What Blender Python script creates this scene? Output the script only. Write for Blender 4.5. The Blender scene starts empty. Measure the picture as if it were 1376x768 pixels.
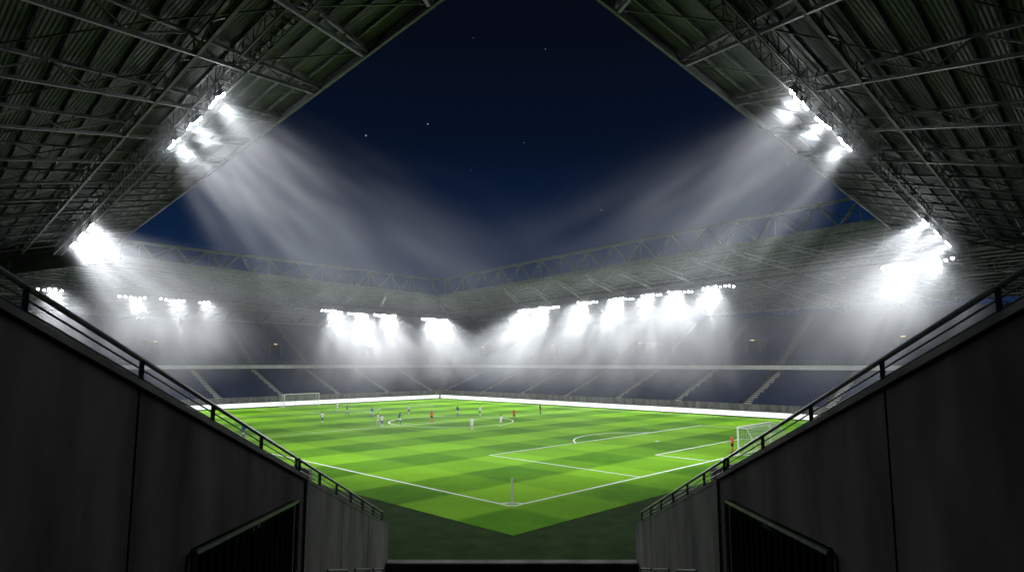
import bpy, math, random
import numpy as np
from mathutils import Vector, Matrix
random.seed(7); rng=np.random.default_rng(7)
scene=bpy.context.scene
COL=scene.collection

# ------------------------------------------------------------------ materials
def new_mat(name):
    m=bpy.data.materials.new(name); m.use_nodes=True
    nt=m.node_tree; b=nt.nodes['Principled BSDF']
    return m,nt,b
def noise_mat(name,c1,c2,scale=3.0,rough=0.8,metal=0.0,bump=0.0,detail=6,spec=0.3,streak=None):
    m,nt,b=new_mat(name)
    tc=nt.nodes.new('ShaderNodeTexCoord'); mp=nt.nodes.new('ShaderNodeMapping')
    if streak: mp.inputs['Scale'].default_value=streak
    nt.links.new(tc.outputs['Object'],mp.inputs[0])
    n=nt.nodes.new('ShaderNodeTexNoise'); n.inputs['Scale'].default_value=scale; n.inputs['Detail'].default_value=detail
    nt.links.new(mp.outputs[0],n.inputs['Vector'])
    r=nt.nodes.new('ShaderNodeValToRGB')
    r.color_ramp.elements[0].position=0.3; r.color_ramp.elements[1].position=0.7
    r.color_ramp.elements[0].color=(*c1,1); r.color_ramp.elements[1].color=(*c2,1)
    nt.links.new(n.outputs['Fac'],r.inputs[0]); nt.links.new(r.outputs[0],b.inputs['Base Color'])
    b.inputs['Roughness'].default_value=rough; b.inputs['Metallic'].default_value=metal
    b.inputs['Specular IOR Level'].default_value=spec
    if bump>0:
        bp=nt.nodes.new('ShaderNodeBump'); bp.inputs['Strength'].default_value=bump; bp.inputs['Distance'].default_value=0.03
        nt.links.new(n.outputs['Fac'],bp.inputs['Height']); nt.links.new(bp.outputs[0],b.inputs['Normal'])
    return m
def emit_mat(name,col,st):
    m,nt,b=new_mat(name)
    b.inputs['Base Color'].default_value=(0.8,0.8,0.8,1)
    b.inputs['Emission Color'].default_value=(*col,1); b.inputs['Emission Strength'].default_value=st
    return m
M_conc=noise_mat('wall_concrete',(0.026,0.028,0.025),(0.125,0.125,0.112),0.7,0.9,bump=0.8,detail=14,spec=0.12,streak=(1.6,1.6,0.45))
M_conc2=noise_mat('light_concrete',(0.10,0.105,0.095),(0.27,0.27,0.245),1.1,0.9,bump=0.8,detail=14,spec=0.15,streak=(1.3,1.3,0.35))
M_step=noise_mat('terrace_concrete',(0.07,0.075,0.08),(0.12,0.125,0.13),1.0,0.9,spec=0.1)
M_aisle=noise_mat('stair_concrete',(0.38,0.38,0.36),(0.5,0.5,0.47),1.0,0.9,spec=0.1)
M_aisle2=noise_mat('upper_stair_concrete',(0.12,0.12,0.12),(0.18,0.18,0.18),1.0,0.9,spec=0.1)
M_dark=noise_mat('dark_steelwork',(0.03,0.032,0.03),(0.05,0.052,0.05),2.0,0.5,0.3)
M_steel=noise_mat('galvanised_steel',(0.13,0.14,0.13),(0.23,0.24,0.23),1.5,0.5,0.2)
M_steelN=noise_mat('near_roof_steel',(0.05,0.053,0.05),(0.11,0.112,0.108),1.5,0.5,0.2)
M_rail=noise_mat('railing_steel',(0.10,0.11,0.11),(0.17,0.18,0.18),6,0.38,0.7)
M_white=noise_mat('white_paint',(0.72,0.72,0.70),(0.82,0.82,0.80),3,0.5)
M_fascia=noise_mat('fascia_panel',(0.45,0.46,0.46),(0.62,0.62,0.62),0.4,0.6,detail=3)
M_seat=noise_mat('seat_plastic',(0.012,0.020,0.055),(0.024,0.036,0.088),0.25,0.5,detail=5)
M_apron=noise_mat('apron_artificial_turf',(0.008,0.025,0.004),(0.024,0.050,0.010),0.8,0.95,bump=0.5,detail=12,spec=0.03)
M_lens=emit_mat('lamp_lens',(0.93,0.97,1.0),60)
M_board=emit_mat('led_board_face',(0.95,0.98,1.0),0.85)  # mild glow put in for the floodlit white of the boards
M_warm=emit_mat('warm_lamp',(1.0,0.6,0.25),1.2)
M_net=noise_mat('net_cord',(0.5,0.5,0.5),(0.6,0.6,0.6),5,0.8)
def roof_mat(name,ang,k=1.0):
    m,nt,b=new_mat(name)
    tc=nt.nodes.new('ShaderNodeTexCoord'); mp=nt.nodes.new('ShaderNodeMapping'); mp.inputs['Rotation'].default_value=(0,0,ang)
    nt.links.new(tc.outputs['Object'],mp.inputs[0])
    w=nt.nodes.new('ShaderNodeTexWave'); w.inputs['Scale'].default_value=1.3; w.inputs['Distortion'].default_value=0.0
    nt.links.new(mp.outputs[0],w.inputs['Vector'])
    n=nt.nodes.new('ShaderNodeTexNoise'); n.inputs['Scale'].default_value=0.35; n.inputs['Detail'].default_value=8
    nt.links.new(mp.outputs[0],n.inputs['Vector'])
    r=nt.nodes.new('ShaderNodeValToRGB'); r.color_ramp.elements[0].position=0.3; r.color_ramp.elements[1].position=0.72
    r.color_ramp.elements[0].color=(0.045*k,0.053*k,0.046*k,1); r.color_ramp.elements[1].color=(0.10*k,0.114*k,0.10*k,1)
    nt.links.new(n.outputs['Fac'],r.inputs[0])
    mx=nt.nodes.new('ShaderNodeMix'); mx.data_type='RGBA'; mx.blend_type='MULTIPLY'; mx.inputs[0].default_value=0.3
    nt.links.new(r.outputs[0],mx.inputs[6]); nt.links.new(w.outputs['Color'],mx.inputs[7]); nt.links.new(mx.outputs[2],b.inputs['Base Color'])
    bp=nt.nodes.new('ShaderNodeBump'); bp.inputs['Strength'].default_value=0.45; bp.inputs['Distance'].default_value=0.05
    nt.links.new(w.outputs['Fac'],bp.inputs['Height']); nt.links.new(bp.outputs[0],b.inputs['Normal'])
    b.inputs['Roughness'].default_value=0.6; b.inputs['Specular IOR Level'].default_value=.25
    return m
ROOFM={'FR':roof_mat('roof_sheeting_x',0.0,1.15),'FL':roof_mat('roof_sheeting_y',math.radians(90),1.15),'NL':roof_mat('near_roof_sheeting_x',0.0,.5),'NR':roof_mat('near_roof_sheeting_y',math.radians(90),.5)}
def grass_mat():
    m,nt,b=new_mat('mown_grass'); L=nt.links
    tc=nt.nodes.new('ShaderNodeTexCoord'); sp=nt.nodes.new('ShaderNodeSeparateXYZ'); L.new(tc.outputs['Object'],sp.inputs[0])
    wn=nt.nodes.new('ShaderNodeTexNoise'); wn.inputs['Scale'].default_value=.6; wn.inputs['Detail'].default_value=3; L.new(tc.outputs['Object'],wn.inputs['Vector'])
    def stripe(o,width,off,amp):
        w_=nt.nodes.new('ShaderNodeMath'); w_.operation='MULTIPLY_ADD'; w_.inputs[1].default_value=.5; L.new(wn.outputs['Fac'],w_.inputs[0]); L.new(o,w_.inputs[2])
        a=nt.nodes.new('ShaderNodeMath'); a.operation='MULTIPLY_ADD'; a.inputs[1].default_value=math.pi/width; a.inputs[2].default_value=off
        L.new(w_.outputs[0],a.inputs[0]); s=nt.nodes.new('ShaderNodeMath'); s.operation='SINE'; L.new(a.outputs[0],s.inputs[0])
        k=nt.nodes.new('ShaderNodeMath'); k.operation='MULTIPLY'; k.inputs[1].default_value=6; L.new(s.outputs[0],k.inputs[0])
        c=nt.nodes.new('ShaderNodeClamp'); c.inputs['Min'].default_value=-1; L.new(k.outputs[0],c.inputs['Value'])
        q=nt.nodes.new('ShaderNodeMath'); q.operation='MULTIPLY'; q.inputs[1].default_value=amp; L.new(c.outputs[0],q.inputs[0]); return q.outputs[0]
    sx=stripe(sp.outputs[0],5.67,0.0,.5); sy=stripe(sp.outputs[1],5.5,0.0,1.0)
    ad=nt.nodes.new('ShaderNodeMath'); ad.operation='ADD'; L.new(sx,ad.inputs[0]); L.new(sy,ad.inputs[1])
    n=nt.nodes.new('ShaderNodeTexNoise'); n.inputs['Scale'].default_value=0.25; n.inputs['Detail'].default_value=10; n.inputs['Roughness'].default_value=0.7; L.new(tc.outputs['Object'],n.inputs['Vector'])
    n2=nt.nodes.new('ShaderNodeTexNoise'); n2.inputs['Scale'].default_value=5; n2.inputs['Detail'].default_value=8; n2.inputs['Roughness'].default_value=0.8; L.new(tc.outputs['Object'],n2.inputs['Vector'])
    f=nt.nodes.new('ShaderNodeMath'); f.operation='MULTIPLY_ADD'; f.inputs[1].default_value=0.17; L.new(ad.outputs[0],f.inputs[0])
    nn=nt.nodes.new('ShaderNodeMath'); nn.operation='ADD'; L.new(n.outputs['Fac'],nn.inputs[0]); L.new(n2.outputs['Fac'],nn.inputs[1])
    n3=nt.nodes.new('ShaderNodeMath'); n3.operation='MULTIPLY'; n3.inputs[1].default_value=0.5; L.new(nn.outputs[0],n3.inputs[0]); L.new(n3.outputs[0],f.inputs[2])
    r=nt.nodes.new('ShaderNodeValToRGB'); r.color_ramp.elements[0].position=0.15; r.color_ramp.elements[1].position=0.85
    r.color_ramp.elements[0].color=(0.050,0.165,0.004,1); r.color_ramp.elements[1].color=(0.215,0.47,0.018,1)
    L.new(f.outputs[0],r.inputs[0]); L.new(r.outputs[0],b.inputs['Base Color'])
    b.inputs['Roughness'].default_value=0.95; b.inputs['Specular IOR Level'].default_value=0.03
    bp=nt.nodes.new('ShaderNodeBump'); bp.inputs['Strength'].default_value=0.4; bp.inputs['Distance'].default_value=0.05
    L.new(n2.outputs['Fac'],bp.inputs['Height']); L.new(bp.outputs[0],b.inputs['Normal'])
    return m
M_grass=grass_mat()

# ------------------------------------------------------------------ mesh helpers
class MB:
    def __init__(s): s.v=[]; s.f=[]; s.m=[]
    def quad(s,a,b,c,d,mi=0):
        n=len(s.v); s.v+= [tuple(a),tuple(b),tuple(c),tuple(d)]; s.f.append((n,n+1,n+2,n+3)); s.m.append(mi)
    def hexa(s,p,mi=0):
        n=len(s.v); s.v+=[tuple(q) for q in p]
        for f in ((0,3,2,1),(4,5,6,7),(0,1,5,4),(1,2,6,5),(2,3,7,6),(3,0,4,7)):
            s.f.append(tuple(n+i for i in f)); s.m.append(mi)
    def beam(s,p,q,w=0.2,h=None,mi=0):
        h=w if h is None else h
        p=Vector(p); q=Vector(q); d=q-p
        if d.length<1e-4: return
        d.normalize(); up=Vector((0,0,1)) if abs(d.z)<0.95 else Vector((1,0,0))
        r=d.cross(up).normalized(); u=r.cross(d)
        pts=[]
        for b in (p,q): pts.append([b+r*(sx*w/2)+u*(sz*h/2) for sx,sz in ((-1,-1),(1,-1),(1,1),(-1,1))])
        s.hexa([*pts[0],*pts[1]],mi)
    def obj(s,name,mats,parent=None,fix=True):
        me=bpy.data.meshes.new(name); me.from_pydata(s.v,[],s.f); me.update()
        for m in mats: me.materials.append(m)
        if len(mats)>1: me.polygons.foreach_set('material_index',s.m)
        if fix:
            import bmesh
            bm=bmesh.new(); bm.from_mesh(me); bmesh.ops.recalc_face_normals(bm,faces=bm.faces); bm.to_mesh(me); bm.free()
        o=bpy.data.objects.new(name,me); COL.objects.link(o)
        if parent: o.parent=parent
        return o
def empty(name):
    e=bpy.data.objects.new(name,None); COL.objects.link(e); e.empty_display_size=0.5; return e

# ------------------------------------------------------------------ camera
PX=853.0; pitch=math.atan(104/PX)
aX=math.radians(44.5)
fw=Vector((math.cos(aX),math.sin(aX),0)); rt=Vector((math.sin(aX),-math.cos(aX),0))
C=Vector((0,0,0))-fw*39.4; C.z=8.5
cam_d=bpy.data.cameras.new('camera'); cam=bpy.data.objects.new('camera',cam_d); COL.objects.link(cam); scene.camera=cam
cam_d.sensor_width=36; cam_d.lens=36*PX/1376; cam_d.clip_end=2000; cam_d.clip_start=0.1
cam.location=C
look=(fw*math.cos(pitch)+Vector((0,0,math.sin(pitch))))
cam.rotation_euler=look.to_track_quat('-Z','Y').to_euler()
def T(lat,f,z): 
    p=Vector((C.x,C.y,0))+fw*f+rt*lat; p.z=z; return p

# ------------------------------------------------------------------ world
w=bpy.data.worlds.new('World'); scene.world=w; w.use_nodes=True; nt=w.node_tree; L=nt.links
bg=nt.nodes['Background']
tc=nt.nodes.new('ShaderNodeTexCoord'); sp=nt.nodes.new('ShaderNodeSeparateXYZ'); L.new(tc.outputs['Generated'],sp.inputs[0])
r=nt.nodes.new('ShaderNodeValToRGB'); cr=r.color_ramp
cr.elements[0].position=0.0; cr.elements[0].color=(0.006,0.022,0.070,1)
cr.elements[1].position=0.75; cr.elements[1].color=(0.0012,0.0020,0.005,1)
e=cr.elements.new(0.16); e.color=(0.0040,0.015,0.048,1)
e=cr.elements.new(0.32); e.color=(0.0021,0.0060,0.019,1)
e=cr.elements.new(0.47); e.color=(0.0018,0.0034,0.0088,1)
L.new(sp.outputs[2],r.inputs[0])
vo=nt.nodes.new('ShaderNodeTexVoronoi'); vo.inputs['Scale'].default_value=42; L.new(tc.outputs['Generated'],vo.inputs['Vector'])
lt=nt.nodes.new('ShaderNodeMath'); lt.operation='LESS_THAN'; lt.inputs[1].default_value=0.04; L.new(vo.outputs['Distance'],lt.inputs[0])
sc=nt.nodes.new('ShaderNodeSeparateColor'); L.new(vo.outputs['Color'],sc.inputs[0])
pw=nt.nodes.new('ShaderNodeMath'); pw.operation='POWER'; pw.inputs[1].default_value=6; L.new(sc.outputs[0],pw.inputs[0])
ml=nt.nodes.new('ShaderNodeMath'); ml.operation='MULTIPLY'; L.new(lt.outputs[0],ml.inputs[0]); L.new(pw.outputs[0],ml.inputs[1])
cl=nt.nodes.new('ShaderNodeCombineColor'); 
for i,k in enumerate((0.75,0.85,1.0)):
    q=nt.nodes.new('ShaderNodeMath'); q.operation='MULTIPLY'; q.inputs[1].default_value=k*0.7; L.new(ml.outputs[0],q.inputs[0]); L.new(q.outputs[0],cl.inputs[i])
mx=nt.nodes.new('ShaderNodeMix'); mx.data_type='RGBA'; mx.blend_type='ADD'; mx.inputs[0].default_value=1
L.new(r.outputs[0],mx.inputs[6]); L.new(cl.outputs[0],mx.inputs[7]); L.new(mx.outputs[2],bg.inputs[0]); bg.inputs[1].default_value=1.0
moon=bpy.data.lights.new('moonlight','SUN'); moon.energy=0.01; moon.angle=math.radians(0.5); moon.color=(0.7,0.8,1)
mo=bpy.data.objects.new('moonlight',moon); COL.objects.link(mo); mo.rotation_euler=(math.radians(40),0,math.radians(30))

# ------------------------------------------------------------------ ground & pitch
PL=92.0; PWd=68.0
g=MB(); g.quad((-1200,-1200,-0.01),(1200,-1200,-0.01),(1200,1200,-0.01),(-1200,1200,-0.01)); g.obj('ground',[M_apron])
g=MB(); g.quad((-4.6,-4.6,0),(71.4,-4.6,0),(71.4,95.0,0),(-4.6,95.0,0)); g.obj('football_pitch',[M_grass])
ml_=MB(); LZ=0.005; lw=0.17
def line(x0,y0,x1,y1):
    a=Vector((x0,y0,LZ)); b=Vector((x1,y1,LZ)); d=(b-a).normalized(); n=Vector((-d.y,d.x,0))*lw/2
    ml_.quad(a-n,b-n,b+n,a+n)
def rect_lines(x0,y0,x1,y1):
    h=lw/2
    line(x0-h,y0,x1+h,y0); line(x0-h,y1,x1+h,y1)
    ya=y0+h; yb=y1-h
    line(x0,ya,x0,yb); line(x1,ya,x1,yb)
def arc(cx,cy,r,a0,a1,n=48):
    for i in range(n):
        t0=a0+(a1-a0)*i/n; t1=a0+(a1-a0)*(i+1)/n
        ri=r-lw/2; ro=r+lw/2
        ml_.quad((cx+ri*math.cos(t0),cy+ri*math.sin(t0),LZ+0.001),(cx+ro*math.cos(t0),cy+ro*math.sin(t0),LZ+0.001),(cx+ro*math.cos(t1),cy+ro*math.sin(t1),LZ+0.001),(cx+ri*math.cos(t1),cy+ri*math.sin(t1),LZ+0.001))
rect_lines(0,0,PWd,PL)
line(0.09,PL/2,PWd-0.09,PL/2)
arc(34,PL/2,9.15,0,2*math.pi,96)
for (y,s) in ((0,1),(PL,-1)):
    for hw,dp in ((20.16,16.5),(9.16,5.5)):
        y1=y+s*dp; line(34-hw-lw/2,y1,34+hw+lw/2,y1)
        for x in (34-hw,34+hw): line(x,y+s*lw/2,x,y1-s*lw/2)
    cy=y+s*11; th=math.acos(5.5/9.15)
    base=math.pi/2 if s>0 else -math.pi/2
    arc(34,cy,9.15,base-th,base+th,32)
    arc(34,cy,0.15,0,2*math.pi,12)
for cx,cy,a in ((0,0,0),(68,0,math.pi/2),(68,PL,math.pi),(0,PL,1.5*math.pi)): arc(cx,cy,1.0,a+0.09,a+math.pi/2-0.09,12)
ml_.obj('pitch_markings',[M_white],fix=False)

def cyl(mb,p,q,r,n=8,mi=0):
    p=Vector(p);q=Vector(q);d=(q-p).normalized();up=Vector((0,0,1)) if abs(d.z)<.95 else Vector((1,0,0))
    a=d.cross(up).normalized();b=a.cross(d); base=len(mb.v)
    for c in (p,q):
        for i in range(n):
            t=2*math.pi*i/n; mb.v.append(tuple(c+a*(r*math.cos(t))+b*(r*math.sin(t))))
    for i in range(n):
        j=(i+1)%n; mb.f.append((base+i,base+j,base+n+j,base+n+i)); mb.m.append(mi)
    mb.f.append(tuple(base+i for i in range(n))); mb.m.append(mi); mb.f.append(tuple(base+n+i for i in range(n))); mb.m.append(mi)
for (x,y,sx,sy) in ((0,0,1,-.2),(68,0,-1,.3),(0,PL,1,.2),(68,PL,-1,-.2)):
    m=MB(); cyl(m,(x,y,0),(x,y,1.6),0.06); cyl(m,(x,y,0),(x,y,0.08),0.1); cyl(m,(x,y,1.6),(x,y,1.64),0.07)
    n=6
    for i in range(n):
        def P(k,zz): 
            t=k/n; return (x+(0.03+0.36*t)*0.2*sx, y-(0.03+.3*t)*.12, zz-0.5*t*t)
        m.quad(P(i,1.2),P(i+1,1.25),P(i+1,1.58),P(i,1.58))
    m.obj('corner_flag',[M_white])
def goal(y,s):
    e=empty('football_goal'); m=MB(); x0,x1=34-3.66,34+3.66
    for x in (x0,x1): cyl(m,(x,y,0),(x,y,2.5),0.08,10)
    cyl(m,(x0-.07,y,2.5),(x1+.07,y,2.5),0.08,10)
    yb=y-s*2.2
    for x in (x0,x1): cyl(m,(x,y,2.5),(x,y-s*0.9,2.45),0.03); cyl(m,(x,y-s*0.9,2.45),(x,yb,0.05),0.03); cyl(m,(x,y,0.05),(x,yb,0.05),0.03)
    cyl(m,(x0,yb,0.05),(x1,yb,0.05),0.03)
    m.obj('frame',[M_white],e)
    n=MB(); k=0.014
    for i in range(0,31):
        x=x0+(x1-x0)*i/30
        n.beam((x,y,2.45),(x,y-s*0.9,2.42),k); n.beam((x,y-s*0.9,2.42),(x,yb,0.05),k)
    for j in range(0,11):
        t=j/10; yy=y-s*0.9+(yb-(y-s*0.9))*t; zz=2.42*(1-t)+0.05*t
        n.beam((x0,yy,zz),(x1,yy,zz),k)
        for x in (x0,x1): n.beam((x,y,zz),(x,yy,zz),k)
    for x in (x0,x1):
        for i in range(9):
            yy=y-s*2.1*(i+.5)/9; top=2.42 if abs(yy-y)<0.9 else 2.42*(1-(abs(yy-y)-.9)/1.3)
            n.beam((x,yy,0.05),(x,yy,top),k)
    n.obj('net',[M_net],e)
goal(0,1); goal(PL,-1)

def boards(name,pts):
    m=MB()
    for (a,b,nrm) in pts:
        a=Vector(a);b=Vector(b);nrm=Vector(nrm); L_=(b-a).length; n=max(1,int(L_/6.0)); d=(b-a)/n
        for i in range(n):
            p=a+d*i+d.normalized()*0.03; q=a+d*(i+1)-d.normalized()*0.03
            bk=nrm*(-0.18)
            m.hexa([p+Vector((0,0,.05)),q+Vector((0,0,.05)),q+bk+Vector((0,0,.05)),p+bk+Vector((0,0,.05)),p+Vector((0,0,.95)),q+Vector((0,0,.95)),q+bk+Vector((0,0,.95)),p+bk+Vector((0,0,.95))],1)
            m.quad(p+nrm*.004+Vector((0,0,.1)),q+nrm*.004+Vector((0,0,.1)),q+nrm*.004+Vector((0,0,.9)),p+nrm*.004+Vector((0,0,.9)),0)
            for t in (p+d*.25,p+d*.75): m.beam(t+bk+Vector((0,0,.6)),t+bk*4,0.05,mi=1)
    m.obj(name,[M_board,M_dark],fix=False)
boards('advertising_board',[((72.2,-3,0),(72.2,95.5,0),(-1,0,0))])
boards('advertising_board',[((-3,95.8,0),(72.0,95.8,0),(0,-1,0))])

# ------------------------------------------------------------------ stands
def mkF(kind):
    return {'FR':lambda u,v,z:Vector((75+v,u,z)),'FL':lambda u,v,z:Vector((u,99+v,z)),
            'NL':lambda u,v,z:Vector((-8-v,u,z)),'NR':lambda u,v,z:Vector((u,-8-v,z))}[kind]
ext={'FR':(lambda v:-8-v,lambda v:99+v),'FL':(lambda v:-8-v,lambda v:75+v),
     'NL':(lambda v:10.0,lambda v:99+v),'NR':(lambda v:10.0,lambda v:75+v)}
A=(74,98.9,25.1); B=(74,-3.1,28.8); K=(-8,-8.5,28.9); N=(2,98,30.3); FLn=(2,98.2,26.6)
roofs={'FR':(B,A,(112,136,19.5),(112,-44,20.5)),'FL':(FLn,A,(112,136,19.5),(-44,136,19.5)),
       'NL':(K,N,(-44,136,23.5),(-45,-45,21)),'NR':(K,B,(112,-44,20.5),(-45,-45,21))}
AISLE=13.0
def fbox(mb,F,u0a,u1a,u0b,u1b,v0,v1,z0,z1,mi=0):
    mb.hexa([F(u0a,v0,z0),F(u1a,v0,z0),F(u1b,v1,z0),F(u0b,v1,z0),F(u0a,v0,z1),F(u1a,v0,z1),F(u1b,v1,z1),F(u0b,v1,z1)],mi)
def seats_mesh(F,rows,name,parent):
    V=[];
    for (v,z,e0,e1,mid) in rows:
        us=np.arange(e0+0.6,e1-0.6,0.52)
        ph=(us-mid)/AISLE; du=np.abs(ph-np.round(ph))*AISLE
        us=us[du>0.95]
        for u in us: V.append((u,v,z))
    V=np.array(V); n=len(V)
    if n==0: return
    w=0.22
    pan=[(-w,.28,.42),(w,.28,.42),(w,.66,.42),(-w,.66,.42)]
    panf=[(-w,.28,.34),(w,.28,.34),(w,.28,.42),(-w,.28,.42)]
    bk=[(-w,.66,.42),(w,.66,.42),(w*.9,.74,.84),(-w*.9,.74,.84)]
    br=[(-w,.70,.42),(w,.70,.42),(w*.9,.78,.84),(-w*.9,.78,.84)]
    tp=[(-w*.9,.74,.84),(w*.9,.74,.84),(w*.9,.78,.84),(-w*.9,.78,.84)]
    sup=[(-.03,.5,0),(.03,.5,0),(.03,.5,.42),(-.03,.5,.42)]
    loc=np.array(pan+panf+bk+br+tp+sup)
    P=V[:,None,:]+loc[None,:,:]; P=P.reshape(-1,3)
    o=np.array(F(0,0,0)); ux=np.array(F(1,0,0))-o; vx=np.array(F(0,1,0))-o; zx=np.array((0,0,1.0))
    W=o+P[:,0:1]*ux+P[:,1:2]*vx+P[:,2:3]*zx
    me=bpy.data.meshes.new(name); nv=len(W); nf=nv//4
    me.vertices.add(nv); me.vertices.foreach_set('co',W.astype(np.float32).ravel())
    me.loops.add(nv); me.loops.foreach_set('vertex_index',np.arange(nv,dtype=np.int32))
    me.polygons.add(nf); me.polygons.foreach_set('loop_start',np.arange(0,nv,4,dtype=np.int32)); me.polygons.foreach_set('loop_total',np.full(nf,4,dtype=np.int32))
    me.update(calc_edges=True); me.materials.append(M_seat)
    ob=bpy.data.objects.new(name,me); COL.objects.link(ob); ob.parent=parent
def lattice(mb,p0,p1,q0,q1,n,wc=0.16,wd=0.09):
    p0,p1,q0,q1=map(Vector,(p0,p1,q0,q1))
    mb.beam(p0,p1,wc); mb.beam(q0,q1,wc)
    for i in range(n):
        a=p0.lerp(p1,i/n); b=p0.lerp(p1,(i+1)/n); c=q0.lerp(q1,i/n); d=q0.lerp(q1,(i+1)/n)
        mb.beam(a,c,wd)
        if i%2==0: mb.beam(a,d,wd)
        else: mb.beam(c,b,wd)
def stand(kind):
    root=empty('grandstand'); F=mkF(kind); e0,e1=ext[kind]; far=kind in('FR','FL')
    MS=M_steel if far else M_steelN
    mid=46 if kind in('FR','NL') else 34
    m=MB(); rowsL=[]; nL=20
    fbox(m,F,e0(-.3),e1(-.3),e0(-.1),e1(-.1),-.3,-.1,0,1.9,1)
    for i in range(nL):
        v=i*0.85; z=1.2+i*0.30
        fbox(m,F,e0(v),e1(v),e0(v+.85),e1(v+.85),v,v+.85,z-.9,z,0)
        rowsL.append((v,z,e0(v),e1(v),mid))
        a=mid-AISLE*10
        while a<e1(v):
            if a-.7>e0(v) and a+.7<e1(v):
                fbox(m,F,a-.55,a+.55,a-.55,a+.55,v,v+.43,z+.002,z+.15,2)
            a+=AISLE
    fbox(m,F,e0(19),e1(19),e0(19.3),e1(19.3),19,19.3,0,8.2,0)
    m.obj('lower_tier',[M_step,M_conc2,M_aisle],root)
    seats_mesh(F,rowsL,'lower_seats',root)
    m=MB(); 
    fbox(m,F,e0(15.3),e1(15.3),e0(15.6),e1(15.6),15.3,15.6,7.35,8.15,1)
    fbox(m,F,e0(15.6),e1(15.6),e0(19),e1(19),15.6,19,7.4,7.95,0)
    L0,L1=e0(15.4),e1(15.4); n=int((L1-L0)/2.0)
    for i in range(n+1):
        u=L0+(L1-L0)*i/n; m.beam(F(u,15.4,8.15),F(u,15.4,8.95),0.05,mi=2)
    for zz in (8.95,8.6): m.beam(F(L0,15.4,zz),F(L1,15.4,zz),0.05,mi=2)
    rowsU=[]
    for i in range(22):
        v=16.2+i*.8; z=8.1+i*.47
        fbox(m,F,e0(v),e1(v),e0(v+.8),e1(v+.8),v,v+.8,z-1.0,z,0)
        rowsU.append((v,z,e0(v),e1(v),mid))
        a=mid-AISLE*10
        while a<e1(v):
            if a-.7>e0(v) and a+.7<e1(v):
                fbox(m,F,a-.55,a+.55,a-.55,a+.55,v,v+.4,z+.002,z+.2,3)
            a+=AISLE
    m.obj('upper_tier',[M_step,M_fascia,M_steel,M_aisle2],root)
    seats_mesh(F,rowsU,'upper_seats',root)
    m=MB(); a=mid-AISLE*9.5
    k=0
    while a<e1(18)-4:
        if a>e0(22)+4 and k%2==0:
            fbox(m,F,a-1.5,a-1.2,a-1.5,a-1.2,19.5,24,9.0,13.2,0); fbox(m,F,a+1.2,a+1.5,a+1.2,a+1.5,19.5,24,9.0,13.2,0)
            fbox(m,F,a-1.2,a+1.2,a-1.2,a+1.2,19.6,24,12.9,13.19,0)
            fbox(m,F,a-1.2,a+1.2,a-1.2,a+1.2,22.6,22.8,9.9,12.9,1)
            fbox(m,F,a-.35,a+.35,a-.35,a+.35,19.45,19.56,12.95,13.12,2)
        a+=AISLE; k+=1
    m.obj('vomitory_portals',[M_step,M_dark,M_warm],root)
    m=MB(); fbox(m,F,e0(36.2),e1(36.2),e0(36.6),e1(36.6),36.2,36.6,0,19.0 if far else 20.6,0)
    fbox(m,F,e0(33.9),e1(33.9),e0(36.2),e1(36.2),33.9,36.2,17.7,18.1,0)
    L0,L1=e0(34),e1(34); n=int((L1-L0)/9)
    for i in range(n+1):
        u=L0+(L1-L0)*i/n; m.beam(F(u,35.5,18.0),F(u,35.5,20.4),.5,mi=1)
        m.beam(F(u,35.4,18.0),F(u,28.5,20.6),.22,mi=1)
    m.obj('rear_wall',[M_step,M_dark],root)
    P0,P1,P2,P3=[Vector(x) for x in roofs[kind]]
    def R(u,v,dz=0): 
        p=(P0*(1-u)+P1*u)*(1-v)+(P3*(1-u)+P2*u)*v; return p+Vector((0,0,dz))
    m=MB(); nu,nv=24,12
    for i in range(nu):
        for j in range(nv):
            a,b,c,d=[R(x/nu,y/nv) for x,y in ((i,j),(i+1,j),(i+1,j+1),(i,j+1))]
            m.quad(a,b,c,d)
            up=Vector((0,0,.28)); m.quad(a+up,b+up,c+up,d+up)
    if kind=='NL':
        a,b=R(1,0,.28),R(1,1,.28); m.quad(a,b,Vector((b.x,b.y,17)),Vector((a.x,a.y,26.4)))
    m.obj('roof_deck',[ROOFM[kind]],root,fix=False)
    s=MB(); npur=24
    for j in range(npur+1): s.beam(R(0,j/npur,-.13),R(1,j/npur,-.13),0.12,0.2)
    inner=(P1-P0).length; nt_=max(6,int(inner/7.5))
    dep=1.9
    for i in range(nt_+1):
        u=i/nt_
        lattice(s,R(u,0.0,-.32),R(u,1,-.32),R(u,0.02,-.9),R(u,1,-dep-1.0),14,0.2,0.1)
        if i<nt_:
            u2=(i+1)/nt_
            for k2 in range(0,6):
                va,vb=k2/6,(k2+1)/6
                s.beam(R(u,va,-.4),R(u2,vb,-.4),0.08)
    for v in (0.0,0.27,0.52,0.78):
        dz=-1.0-1.6*v if v>0 else -0.9
        lattice(s,R(0,v,-.35),R(1,v,-.35),R(0,v+(0.0 if v else 0.012),dz),R(1,v+(0.0 if v else 0.012),dz),int(inner/2.6),0.18,0.09)
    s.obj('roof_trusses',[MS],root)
    s=MB(); 
    s.beam(R(0,-.004,.02),R(1,-.004,.02),0.25,0.6)
    s.obj('roof_edge',[M_steel],root)
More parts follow.
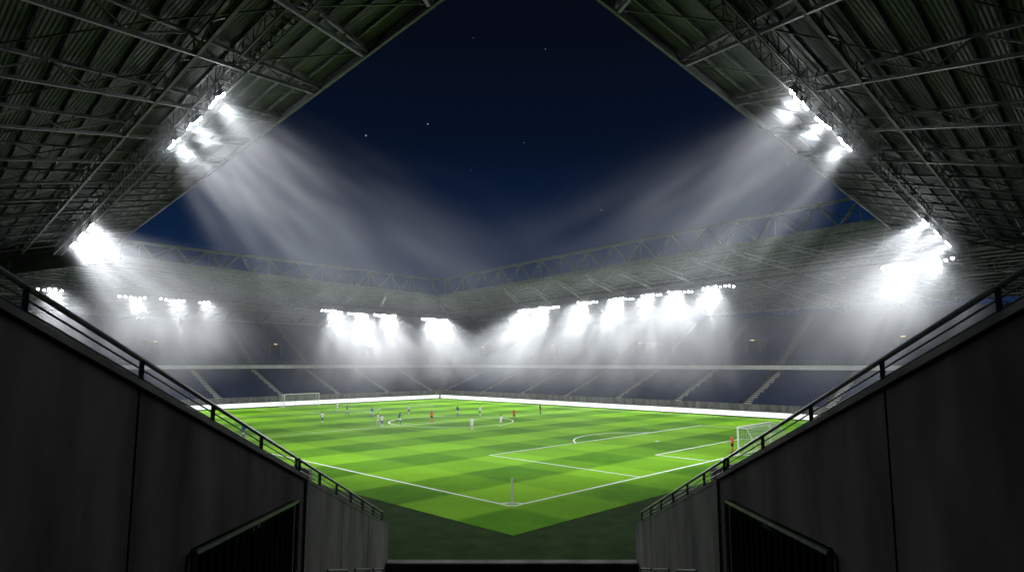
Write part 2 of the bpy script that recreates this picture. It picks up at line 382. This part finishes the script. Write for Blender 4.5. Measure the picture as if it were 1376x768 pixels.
    if far:
        s=MB(); t0=4.4 if kind=='FR' else 3.3
        Q0=P0+Vector((0,0,.55)); Q1=P1+Vector((0,0,.55)); U0=P0+Vector((0,0,t0)); U1=P1+Vector((0,0,4.6))
        n=16 if kind=='FR' else 12
        for off in (0,1.6):
            o=F(0,off,0)-F(0,0,0)
            s.beam(Q0+o,Q1+o,.3); 
            if off==0: s.beam(U0+o*.5,U1+o*.5,.45)
            for i in range(n):
                a=(Q0+o).lerp(Q1+o,i/n); b=(Q0+o).lerp(Q1+o,(i+1)/n); c=U0.lerp(U1,(i+.5)/n)
                s.beam(a,c,.2); s.beam(c,b,.2)
                if i%2==0 and off==0: s.beam(Q0.lerp(Q1,(i+.5)/n),c,.14)
        for i in range(n):
            c=U0.lerp(U1,(i+.5)/n); s.beam(c,R((i+.5)/n,.3,.3),.14)
        s.obj('ridge_truss',[M_steel],root)
    return root
for k in ('FR','FL','NL','NR'): stand(k)

# ------------------------------------------------------------------ drifting mist below the lamp rows (scattering volume, lit by the lamps)
def mist_mat(length,tan_half,hl,dens,core,seed,lo,fx,fy,spread):
    m=bpy.data.materials.new('mist_volume'); m.use_nodes=True; nt=m.node_tree; L=nt.links
    for n in list(nt.nodes): nt.nodes.remove(n)
    def M(op,a,b=None,c=None):
        n=nt.nodes.new('ShaderNodeMath'); n.operation=op
        for i,x in enumerate((a,b,c)):
            if x is None: continue
            if isinstance(x,(int,float)): n.inputs[i].default_value=x
            else: L.new(x,n.inputs[i])
        return n.outputs[0]
    def MR(v,a,b,lo=0,hi=1,s=True):
        n=nt.nodes.new('ShaderNodeMapRange'); n.interpolation_type='SMOOTHSTEP' if s else 'LINEAR'
        n.inputs['From Min'].default_value=a; n.inputs['From Max'].default_value=b; n.inputs['To Min'].default_value=lo; n.inputs['To Max'].default_value=hi; L.new(v,n.inputs['Value']); return n.outputs[0]
    out=nt.nodes.new('ShaderNodeOutputMaterial'); vs=nt.nodes.new('ShaderNodeVolumeScatter'); vs.inputs['Anisotropy'].default_value=0.1
    vs.inputs['Color'].default_value=(.95,.97,1,1); L.new(vs.outputs[0],out.inputs['Volume'])
    tc=nt.nodes.new('ShaderNodeTexCoord'); sp=nt.nodes.new('ShaderNodeSeparateXYZ'); L.new(tc.outputs['Object'],sp.inputs[0])
    x,y,z=sp.outputs
    d=M('MULTIPLY',z,-1.0); d0=M('MAXIMUM',d,0.0); dp=M('ADD',d0,1.8)
    py_=M('DIVIDE',y,dp)
    lat=MR(M('ABSOLUTE',py_),tan_half,tan_half*.1)
    half=M('MULTIPLY_ADD',d0,spread,hl)
    xn=M('DIVIDE',x,half)
    ends=MR(M('ABSOLUTE',xn),1.0,.55)
    cv=nt.nodes.new('ShaderNodeCombineXYZ'); L.new(M('MULTIPLY',xn,fx),cv.inputs[0]); L.new(M('MULTIPLY',py_,fy),cv.inputs[1]); L.new(M('MULTIPLY_ADD',d,.10,seed*7.3),cv.inputs[2])
    no=nt.nodes.new('ShaderNodeTexNoise'); no.inputs['Scale'].default_value=1; no.inputs['Detail'].default_value=1.5; no.inputs['Roughness'].default_value=.6; no.inputs['Distortion'].default_value=.0; L.new(cv.outputs[0],no.inputs['Vector'])
    st=MR(no.outputs['Fac'],.36,.70,lo,1,False)
    body=M('MULTIPLY',M('MULTIPLY',lat,st),M('MULTIPLY',M('MULTIPLY',MR(d,length,length*.3),MR(d,-.5,.5)),ends))
    r2=M('ADD',M('MULTIPLY',y,y),M('MULTIPLY',z,z))
    co=M('MULTIPLY',M('MULTIPLY',M('EXPONENT',M('MULTIPLY',r2,-.8)),core),ends)  # extra density around the lamps, shaped to give lamp bloom
    L.new(M('MULTIPLY_ADD',body,dens,co),vs.inputs['Density'])
    return m
SEED=[0]
def mist(p,q,dirn,length,half_deg,dens,core,lo=.15,per=3.0,fy=4.0,spread=.35,step=.7):
    SEED[0]+=1
    p=Vector(p);q=Vector(q); c=(p+q)/2; X=(q-p).normalized(); hl=(q-p).length/2
    Z=-Vector(dirn).normalized(); Z=(Z-X*Z.dot(X)).normalized(); Y=Z.cross(X)
    th=math.tan(math.radians(half_deg)); ht=hl+.05; hb=hl+spread*length
    m=MB(); 
    m.hexa([(-hb,-th*(length+1.8),-length),(hb,-th*(length+1.8),-length),(hb,th*(length+1.8),-length),(-hb,th*(length+1.8),-length),
            (-ht,-2.6,1.9),(ht,-2.6,1.9),(ht,2.6,1.9),(-ht,2.6,1.9)])
    mt=mist_mat(length,th,hl,dens,core,SEED[0],lo,2*hl/per/2*1.0,fy,spread); mt.cycles.volume_step_rate=step
    o=m.obj('mist',[mt]); o.matrix_world=Matrix.Translation(c)@Matrix((X,Y,Z)).transposed().to_4x4()
# ------------------------------------------------------------------ floodlights
def bank(pos,along,target,power,nf=5,angle=80,spill=150,blend=1.0,lens=.2,sp=.72):
    e=empty('floodlight_bank'); pos=Vector(pos); along=Vector(along).normalized(); tg=Vector(target); d=(tg-pos).normalized()
    m=MB(); side=along; upv=side.cross(d).normalized()
    m.beam(pos-side*(nf*sp/2+.3)-d*.35,pos+side*(nf*sp/2+.3)-d*.35,.1,mi=0)
    for i in range(nf):
        c=pos+side*((i-(nf-1)/2)*sp+random.uniform(-.12,.12))+Vector((0,0,random.uniform(-.16,.16)))
        bk=c-d*.3; ls=lens*random.uniform(.7,1.15)
        pts=[bk+side*(sx*ls*.6)+upv*(sy*ls*.6) for sx,sy in((-1,-1),(1,-1),(1,1),(-1,1))]+[c+side*(sx*ls*1.15)+upv*(sy*ls*1.15) for sx,sy in((-1,-1),(1,-1),(1,1),(-1,1))]
        m.hexa(pts,0)
        base=len(m.v); rings=[(1.0,.012),(.8,.10),(.4,.16)]
        for rs,dz in rings:
            for k in range(8):
                t=2*math.pi*k/8; m.v.append(tuple(c+d*dz+side*(math.cos(t)*ls*rs)+upv*(math.sin(t)*ls*rs)))
        for q in range(2):
            for k in range(8):
                j=(k+1)%8; m.f.append((base+q*8+k,base+q*8+j,base+(q+1)*8+j,base+(q+1)*8+k)); m.m.append(1)
        m.f.append(tuple(base+16+k for k in range(8))); m.m.append(1)
        m.beam(bk,bk+Vector((0,0,.6)),.06,mi=0)
    m.obj('housing',[M_dark,M_lens],e,fix=False)
    l=bpy.data.lights.new('beam','SPOT'); l.energy=power; l.spot_size=math.radians(angle); l.spot_blend=blend; l.shadow_soft_size=.35; l.color=(.93,.97,1)
    o=bpy.data.objects.new('beam',l); COL.objects.link(o); o.location=pos+d*.4; o.rotation_euler=d.to_track_quat('-Z','Y').to_euler(); o.parent=e
    if spill:
        l=bpy.data.lights.new('spill','POINT'); l.energy=spill; l.shadow_soft_size=.3; l.color=(.93,.97,1)
        o=bpy.data.objects.new('spill',l); COL.objects.link(o); o.location=pos+d*.6; o.parent=e
def catwalk(p,q):
    m=MB(); p=Vector(p);q=Vector(q); d=(q-p).normalized(); s=d.cross(Vector((0,0,1))).normalized()
    n=int((q-p).length/1.7)
    for o in (-.5,.5): lattice(m,p+s*o+Vector((0,0,1.9)),q+s*o+Vector((0,0,1.9)),p+s*o+Vector((0,0,.6)),q+s*o+Vector((0,0,.6)),n,.1,.05)
    for i in range(0,n*2+1):
        c=p.lerp(q,i/(n*2)); m.beam(c-s*.5+Vector((0,0,.6)),c+s*.5+Vector((0,0,.6)),.05)
    for i in range(0,n+1,5):
        c=p.lerp(q,i/n)
        for o in(-.5,.5): m.beam(c+s*o+Vector((0,0,1.9)),c+s*o*1.5+Vector((0,0,4.6 if p.z<24.5 else 2.6)),.07)
    m.obj('lighting_catwalk',[M_dark])
catwalk((84,-12,23.9),(84,106,20.6)); catwalk((-12,108,21.2),(92,108,20.2))
catwalk((-14.9,-12,26.0),(-7.5,95,25.2)); catwalk((-12,-14.9,25.4),(82,-10.4,23.9))
PW=36000
FRz=lambda y:23.9+(y+12)/118*(-3.3); FLz=lambda x:21.2-(x+12)/104
for y,nf,k in ((77,8,1.15),(70.5,8,1.05),(59,7,1.0),(50,8,1.05),(42.5,6,.7),(36,7,1.0),(28,8,1.0),(-7,6,.5),(-2,6,.6)):
    bank((84,y,FRz(y)+random.uniform(-.2,.2)),(0,1,0),(52,y+random.uniform(-3,3),0),PW*k,nf,98,spill=260,sp=.85)
for x,nf,k in ((-6,5,.8),(7,6,.6),(14,6,.6),(20,3,.4),(49,7,1.1),(56,7,1.15),(64,8,1.15),(78,6,1.2),(83,4,.7)):
    bank((x,108,FLz(x)+random.uniform(-.2,.2)),(1,0,0),(x+(34-x)*.15,78,0),PW*k,nf,98,spill=260,sp=.85)
for y in (-9,14.6,19.8,25.2,64,71,79):  # first entry: unseen fill bank, added to brighten the corner flag
    t=(y+5)/100; bank((-14.5+7*t,y,26-.8*t),(0.07,1,0),(24 if y>0 else 4,y+9 if y>0 else 8,0),PW*(.52 if y>0 else .2),4,92,spill=240 if y>0 else 0,lens=.24,sp=.85)
for x in (-9,11.8,16.8,22.2,55,63,71):  # first entry here too is an added out-of-view fill for the flag
    t=(x+6)/88; bank((x,-14.6+4.2*t,25.3-1.4*t),(1,.05,0),(x+9 if x>0 else 8,24 if x>0 else 4,0),PW*(.52 if x>0 else .2),4,92,spill=240 if x>0 else 0,lens=.24,sp=.85)
# mist curtains
mist((84,18,FRz(20)),(84,88,FRz(86)),(-.42,0,-1),25,46,.112,.07,lo=.15,per=3.0)
mist((84,-13,FRz(-13)),(84,5,FRz(5)),(-.45,0,-1),19,42,.05,.06,lo=.15,per=2.6)
mist((39,108,FLz(43)),(92,108,FLz(89)),(0,-.42,-1),25,46,.125,.07,lo=.15,per=3.0)
mist((-11,108,FLz(-10)),(28,108,FLz(24)),(0,-.45,-1),19,42,.075,.06,lo=.15,per=3)
mist((-13.5,9,25.9),(-12.2,31,25.7),(34,4,-26),38,30,.024,.05,lo=.0,per=2.4,fy=6,spread=.24,step=.9)
mist((-9.8,58,25.4),(-8.3,85,25.3),(30,6,-26),29,36,.060,.06,lo=.08,per=2.6,fy=5,spread=.3)
mist((7,-14,25.1),(28,-13,24.8),(4,34,-26),38,30,.017,.05,lo=.0,per=2.4,fy=6,spread=.24,step=.9)
mist((50,-12,24.4),(77,-10.8,24.1),(5,30,-26),29,36,.045,.06,lo=.08,per=2.6,fy=5,spread=.3)

# ------------------------------------------------------------------ entrance walls (corner stairway)
def railz(f): return 9.53-.343*(f-6.12)
def wall_top(f): return railz(f)-.5-(0.06 if f>15.8 else 0)
for s in (-1,1):
    root=empty('stairway_wall')
    m=MB(); li,lo=5.0*s,5.45*s
    def panel(f0,f1,zb0,zb1,mi=0,top=None,inset=0):
        t0=wall_top(f0) if top is None else top; t1=wall_top(f1-.001) if top is None else top
        a=li+inset*s
        m.hexa([T(a,f0,zb0),T(a,f1,zb1),T(lo,f1,zb1),T(lo,f0,zb0),T(a,f0,t0),T(a,f1,t1),T(lo,f1,t1),T(lo,f0,t0)],mi)
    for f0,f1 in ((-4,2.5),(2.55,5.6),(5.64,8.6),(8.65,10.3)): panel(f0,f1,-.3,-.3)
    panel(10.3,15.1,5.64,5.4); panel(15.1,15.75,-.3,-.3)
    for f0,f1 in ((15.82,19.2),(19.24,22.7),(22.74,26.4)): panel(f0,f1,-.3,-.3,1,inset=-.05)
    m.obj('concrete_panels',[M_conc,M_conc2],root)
    m=MB()
    for f0,f1 in ((-4,15.75),(15.82,26.4)):
        z0,z1=wall_top(f0),wall_top(f1-.001)
        a,b=4.94*s,5.5*s
        m.hexa([T(a,f0,z0+.003),T(a,f1,z1+.003),T(b,f1,z1+.003),T(b,f0,z0+.003),T(a,f0,z0+.09),T(a,f1,z1+.09),T(b,f1,z1+.09),T(b,f0,z0+.09)])
    m.obj('coping',[M_conc2],root)
    m=MB(); a,b=5.46*s,8.5*s
    m.quad(T(b,10.3,2),T(b,15.1,2),T(b,15.1,5.7),T(b,10.3,5.7)); m.quad(T(a,10.3,5.7),T(a,15.1,5.7),T(b,15.1,5.7),T(b,10.3,5.7))
    m.quad(T(a,10.29,2),T(b,10.29,2),T(b,10.29,5.7),T(a,10.29,5.7)); m.quad(T(a,15.11,2),T(b,15.11,2),T(b,15.11,5.7),T(a,15.11,5.7))
    m.quad(T(li,10.3,2.6),T(li,15.1,2.6),T(b,15.1,2.6),T(b,10.3,2.6))
    m.obj('side_passage',[M_conc],root)
    g_=empty('side_gate'); m=MB(); la=4.93*s
    m.beam(T(la,10.3,5.58),T(la,15.1,5.36),.07,.07); m.beam(T(la,15.1,5.36),T(la,15.1,2.4),.07); m.beam(T(la,10.3,5.58),T(la,10.3,3.6),.07)
    m.beam(T(la,10.3,4.3),T(la,15.1,2.9),.05)
    for i in range(1,16): 
        f=10.3+4.8*i/16; m.beam(T(la,f,5.55-.22*i/16),T(la,f,4.3-1.4*i/16),.028)
    m.obj('gate_frame',[M_rail],g_)
    r_=empty('handrail'); m=MB(); la=5.2*s
    def seg(fa,fb,step):
        n=max(1,round((fb-fa)/step))
        for i in range(n+1):
            f=fa+(fb-fa)*i/n; m.beam(T(la,f,railz(f)-.42),T(la,f,railz(f)),.055,.055)
            m.beam(T(la,f-.08,railz(f)-.40),T(la,f+.08,railz(f)-.42),.12,.02)
        cyl(m,T(la,fa-.05,railz(fa-.05)),T(la,fb+.05,railz(fb+.05)),.036,8)
        for dz in (.13,.25,.36): cyl(m,T(la,fa,railz(fa)-dz),T(la,fb,railz(fb)-dz),.013,6)
    seg(-2.2,15.7,2.22); seg(15.95,26.3,1.72)
    m.obj('rails',[M_rail],r_)
    h_=empty('wall_handrail'); m=MB(); la=4.72*s
    def sz(f): return 6.9-.3*(f-1)
    for fa,fb in ((17,19),(20,22),(22.6,24.2)):
        cyl(m,T(la,fa,sz(fa)+1.15),T(la,fb,sz(fb)+1.15),.03,8)
        for f in (fa,fb): cyl(m,T(la,f,sz(f)+1.15),T(la,f,sz(f)+.2),.022,6)
    m.obj('rail',[M_rail],h_)
    c_=empty('corner_stand'); m=MB(); n=26
    for i in range(n):
        f0=2+i*.92; f1=f0+.92; z=wall_top(f1)-.25; lmax=7+ (26-f0)*0.75
        a,b=5.47*s,lmax*s
        m.hexa([T(a,f0,z-.8),T(a,f1,z-.8),T(b,f1,z-.8),T(b,f0,z-.8),T(a,f0,z),T(a,f1,z),T(b,f1,z),T(b,f0,z)])
        kk=int((lmax-6.4)/.52)
        for j in range(kk):
            l0=(6.2+j*.52)*s; l1=(6.2+j*.52+.44)*s
            if z>0.5:
                m.hexa([T(l0,f0+.1,z+.3),T(l0,f0+.5,z+.3),T(l1,f0+.5,z+.3),T(l1,f0+.1,z+.3),T(l0,f0+.1,z+.36),T(l0,f0+.5,z+.36),T(l1,f0+.5,z+.36),T(l1,f0+.1,z+.36)],1)
                m.quad(T(l0,f0+.1,z+.3),T(l1,f0+.1,z+.3),T(l1,f0+.04,z+.7),T(l0,f0+.04,z+.7),1)
    m.obj('terrace',[M_step,M_seat],c_)
st=empty('stairway'); m=MB(); 
m.hexa([T(-4.99,-4,6.5),T(4.99,-4,6.5),T(4.99,1,6.5),T(-4.99,1,6.5),T(-4.99,-4,6.9),T(4.99,-4,6.9),T(4.99,1,6.9),T(-4.99,1,6.9)])
n=41
for i in range(n):
    f0=1+i*23/n; f1=1+(i+1)*23/n; z=6.9-(i+1)*6.9/n
    if z<.02: z=.02
    m.hexa([T(-4.94,f0,z-.5),T(4.94,f0,z-.5),T(4.94,f1,z-.5),T(-4.94,f1,z-.5),T(-4.94,f0,z),T(4.94,f0,z),T(4.94,f1,z),T(-4.94,f1,z)])
m.obj('steps',[M_conc],st)
b_=MB(); b_.hexa([T(-4.93,26.0,-.2),T(4.93,26.0,-.2),T(4.93,26.35,-.2),T(-4.93,26.35,-.2),T(-4.93,26.0,.70),T(4.93,26.0,.70),T(4.93,26.35,.70),T(-4.93,26.35,.70)])
b_.hexa([T(-4.93,25.95,.703),T(4.93,25.95,.703),T(4.93,26.4,.703),T(-4.93,26.4,.703),T(-4.93,25.95,.76),T(4.93,25.95,.76),T(4.93,26.4,.76),T(-4.93,26.4,.76)],1)
b_.obj('barrier_wall',[M_conc,M_conc2])

# ------------------------------------------------------------------ players
def kit(name,c,r=.7):
    m,nt,b=new_mat(name); b.inputs['Roughness'].default_value=r
    n=nt.nodes.new('ShaderNodeTexNoise'); n.inputs['Scale'].default_value=9; mx=nt.nodes.new('ShaderNodeMix'); mx.data_type='RGBA'
    mx.inputs[6].default_value=(*[x*.8 for x in c],1); mx.inputs[7].default_value=(*c,1); nt.links.new(n.outputs['Fac'],mx.inputs[0]); nt.links.new(mx.outputs[2],b.inputs['Base Color']); return m
M_skin=kit('skin',(.45,.27,.19)); M_skin2=kit('skin_dark',(.16,.08,.05)); M_hair=kit('hair',(.03,.02,.015)); 
K_white=kit('white_shirt',(.78,.78,.8)); K_blue=kit('blue_kit',(.03,.08,.35)); K_red=kit('orange_kit',(.75,.12,.03)); K_black=kit('black_kit',(.02,.02,.02)); K_boot=kit('boots',(.03,.03,.03))
POSES={
 'stand':dict(lean=0,L=((.10,.02,.5),(.12,-.03,.09)),R=((-.10,.0,.5),(-.13,0,.09)),EL=(.27,-.03,1.13),WL=(.29,.06,.88),ER=(-.27,-.03,1.13),WR=(-.29,.06,.88)),
 'run':dict(lean=.12,L=((.10,.32,.62),(.11,.18,.22)),R=((-.10,-.08,.52),(-.10,-.48,.40)),EL=(.25,-.24,1.16),WL=(.22,-.05,1.0),ER=(-.25,.12,1.14),WR=(-.14,.36,1.22)),
 'walk':dict(lean=.03,L=((.10,.15,.51),(.11,.24,.09)),R=((-.10,.02,.50),(-.10,-.28,.13)),EL=(.26,-.13,1.13),WL=(.27,-.08,.88),ER=(-.26,.08,1.13),WR=(-.24,.22,.93)),
 'jog':dict(lean=.07,L=((.10,-.02,.50),(.10,-.36,.28)),R=((-.10,.22,.55),(-.10,.20,.10)),EL=(.26,.1,1.15),WL=(.16,.3,1.18),ER=(-.26,-.2,1.15),WR=(-.24,-.06,.96)),
}
def body_mesh(name,p):
    ln=p['lean']; V=[];E=[];Rr=[]
    def a(co,r,par=None):
        V.append(co); Rr.append(r); i=len(V)-1
        if par is not None: E.append((par,i))
        return i
    pel=a((0,0,.95),(.15,.11)); sp_=a((0,ln*.3,1.12),(.135,.10),pel); ch=a((0,ln*.7,1.33),(.165,.115),sp_); nb=a((0,ln,1.48),(.075,.07),ch); nk=a((0,ln*1.1,1.57),(.055,.058),nb)
    hd=a((0,ln*1.2+.015,1.66),(.078,.092),nk); hd2=a((0,ln*1.2+.01,1.76),(.07,.085),hd)
    for s,side in ((1,'L'),(-1,'R')):
        sh=a((.17*s,ln*.95,1.43),(.07,.07),ch); el=a((p['E'+side][0],p['E'+side][1]+ln*.8,p['E'+side][2]+.02),(.045,.045),sh); wr=a((p['W'+side][0],p['W'+side][1]+ln*.8,p['W'+side][2]),(.03,.03),el)
        dv=(Vector(V[wr])-Vector(V[el])).normalized(); hn=a(tuple(Vector(V[wr])+dv*.09),(.04,.022),wr)
        hp=a((.095*s,0,.88),(.10,.10),pel); k,an=p[side]; kn=a(k,(.062,.062),hp)
        md=Vector(k).lerp(Vector(an),.35); cf=a((md.x,md.y-.02,md.z),(.06,.06),kn); ak=a(an,(.038,.038),cf)
        sd=(Vector(an)-Vector(k)).normalized(); toe=Vector((0,1,0)) if an[2]<.15 else Vector((0,-sd.z,sd.y)).normalized()
        if toe.y<0 and an[2]<.3: toe=-toe
        t=Vector(an)+toe*.19+Vector((0,0,-.05)); a(tuple(t),(.04,.03),ak)
    me=bpy.data.meshes.new(name+'_s'); me.from_pydata(V,E,[]); ob=bpy.data.objects.new('tmp',me); COL.objects.link(ob)
    md=ob.modifiers.new('s','SKIN'); sk=me.skin_vertices[0].data
    for i,r in enumerate(Rr): sk[i].radius=r
    sk[0].use_root=True
    sb=ob.modifiers.new('b','SUBSURF'); sb.levels=2; sb.render_levels=2
    dg=bpy.context.evaluated_depsgraph_get(); ev=ob.evaluated_get(dg); out=bpy.data.meshes.new_from_object(ev)
    bpy.data.objects.remove(ob); 
    import bmesh
    bm=bmesh.new(); bm.from_mesh(out); 
    zmin=min(v.co.z for v in bm.verts)
    hy=ln*1.2+.015
    def blob(c,s):
        r=bmesh.ops.create_icosphere(bm,subdivisions=1,radius=1,matrix=Matrix.Translation(c)@Matrix.Diagonal((*s,1))); return set(f for v in r['verts'] for f in v.link_faces)
    blob((0,hy+.095,1.68),(.014,.022,.02)); 
    for s in(-1,1): blob((.08*s,hy-.01,1.69),(.012,.022,.032))
    eyes=set()
    for s in(-1,1): eyes|=blob((.03*s,hy+.082,1.705),(.012,.01,.008))
    blob((0,hy+.085,1.635),(.025,.01,.006)) 
    for i,f in enumerate(bm.faces):
        c=f.calc_center_median(); mi=0
        if f in eyes: mi=5
        elif c.z>1.50: mi=5 if (c.z>1.755 or (c.y<hy-.02 and c.z>1.62)) else 0
        elif c.z>.93 and not(abs(c.x)>.235 and c.z<1.2) and not (c.z<1.05 and c.y>.2): mi=1
        elif c.z>.60 and abs(c.x)<.22 and abs(c.y)<.33: mi=2
        else:
            if c.z<.44 and abs(c.x)<.22: mi=3
            if c.z<.10 or (c.y<-.40 and c.z<.48): mi=4
        f.material_index=mi; f.smooth=True
    for v in bm.verts: v.co.z-=zmin
    bm.to_mesh(out); bm.free(); out.name=name
    return out
base={k:body_mesh('player_'+k,v) for k,v in POSES.items()}
def unproj(px,py):
    x=(px-688)/PX; y=(384-py)/PX
    up=y*math.cos(pitch)+math.sin(pitch); f=math.cos(pitch)-y*math.sin(pitch); s=-8.5/up
    return Vector((C.x,C.y,0))+fw*f*s+rt*x*s
PLY=[(433,569,'walk','w',.5),(508,571,'jog','w',1),(513,574,'stand','w',2.6),(536,569,'run','b',4),(549,557,'walk','w',3),(580,567,'stand','o',5),
(615,559,'jog','b',1.5),(634,578,'stand','w',2.2),(645,559,'walk','w',0),(673,574,'walk','w',5.5),(691,564,'run','o',2),(726,556,'stand','k',3.4),
(466,558,'walk','b',4.4),(453,553,'stand','w',.3),(500,560,'run','b',.9),(327,590,'stand','b',-1)]
for i,(px,py,pz,kt,ang) in enumerate(PLY):
    p=unproj(px,py); me=base[pz].copy()
    sh,so,sk={'w':(K_white,K_white if i%2 else K_blue,K_white),'b':(K_blue,K_white,K_blue),'o':(K_red,K_black,K_red),'k':(K_black,K_black,K_black)}[kt]
    for mm in ((M_skin2 if i%3==0 else M_skin),sh,so,sk,K_boot,M_hair): me.materials.append(mm)
    nm='referee' if kt=='k' else 'football_player'
    o=bpy.data.objects.new(nm,me); COL.objects.link(o); o.location=(p.x,p.y,.0); o.rotation_euler=(0,0,ang); 
me=base['stand'].copy()
for mm in (M_skin,K_red,K_black,K_red,K_boot,M_hair): me.materials.append(mm)
o=bpy.data.objects.new('goalkeeper',me); COL.objects.link(o); o.location=(31.2,1.0,0)
import bmesh
bm=bmesh.new(); bmesh.ops.create_icosphere(bm,subdivisions=3,radius=.11); me=bpy.data.meshes.new('football'); bm.to_mesh(me); bm.free(); me.materials.append(M_white)
p=unproj(545,571); o=bpy.data.objects.new('football',me); COL.objects.link(o); o.location=(p.x,p.y,.115)
scene.view_settings.view_transform='Standard'; scene.view_settings.look='None'; scene.view_settings.exposure=0
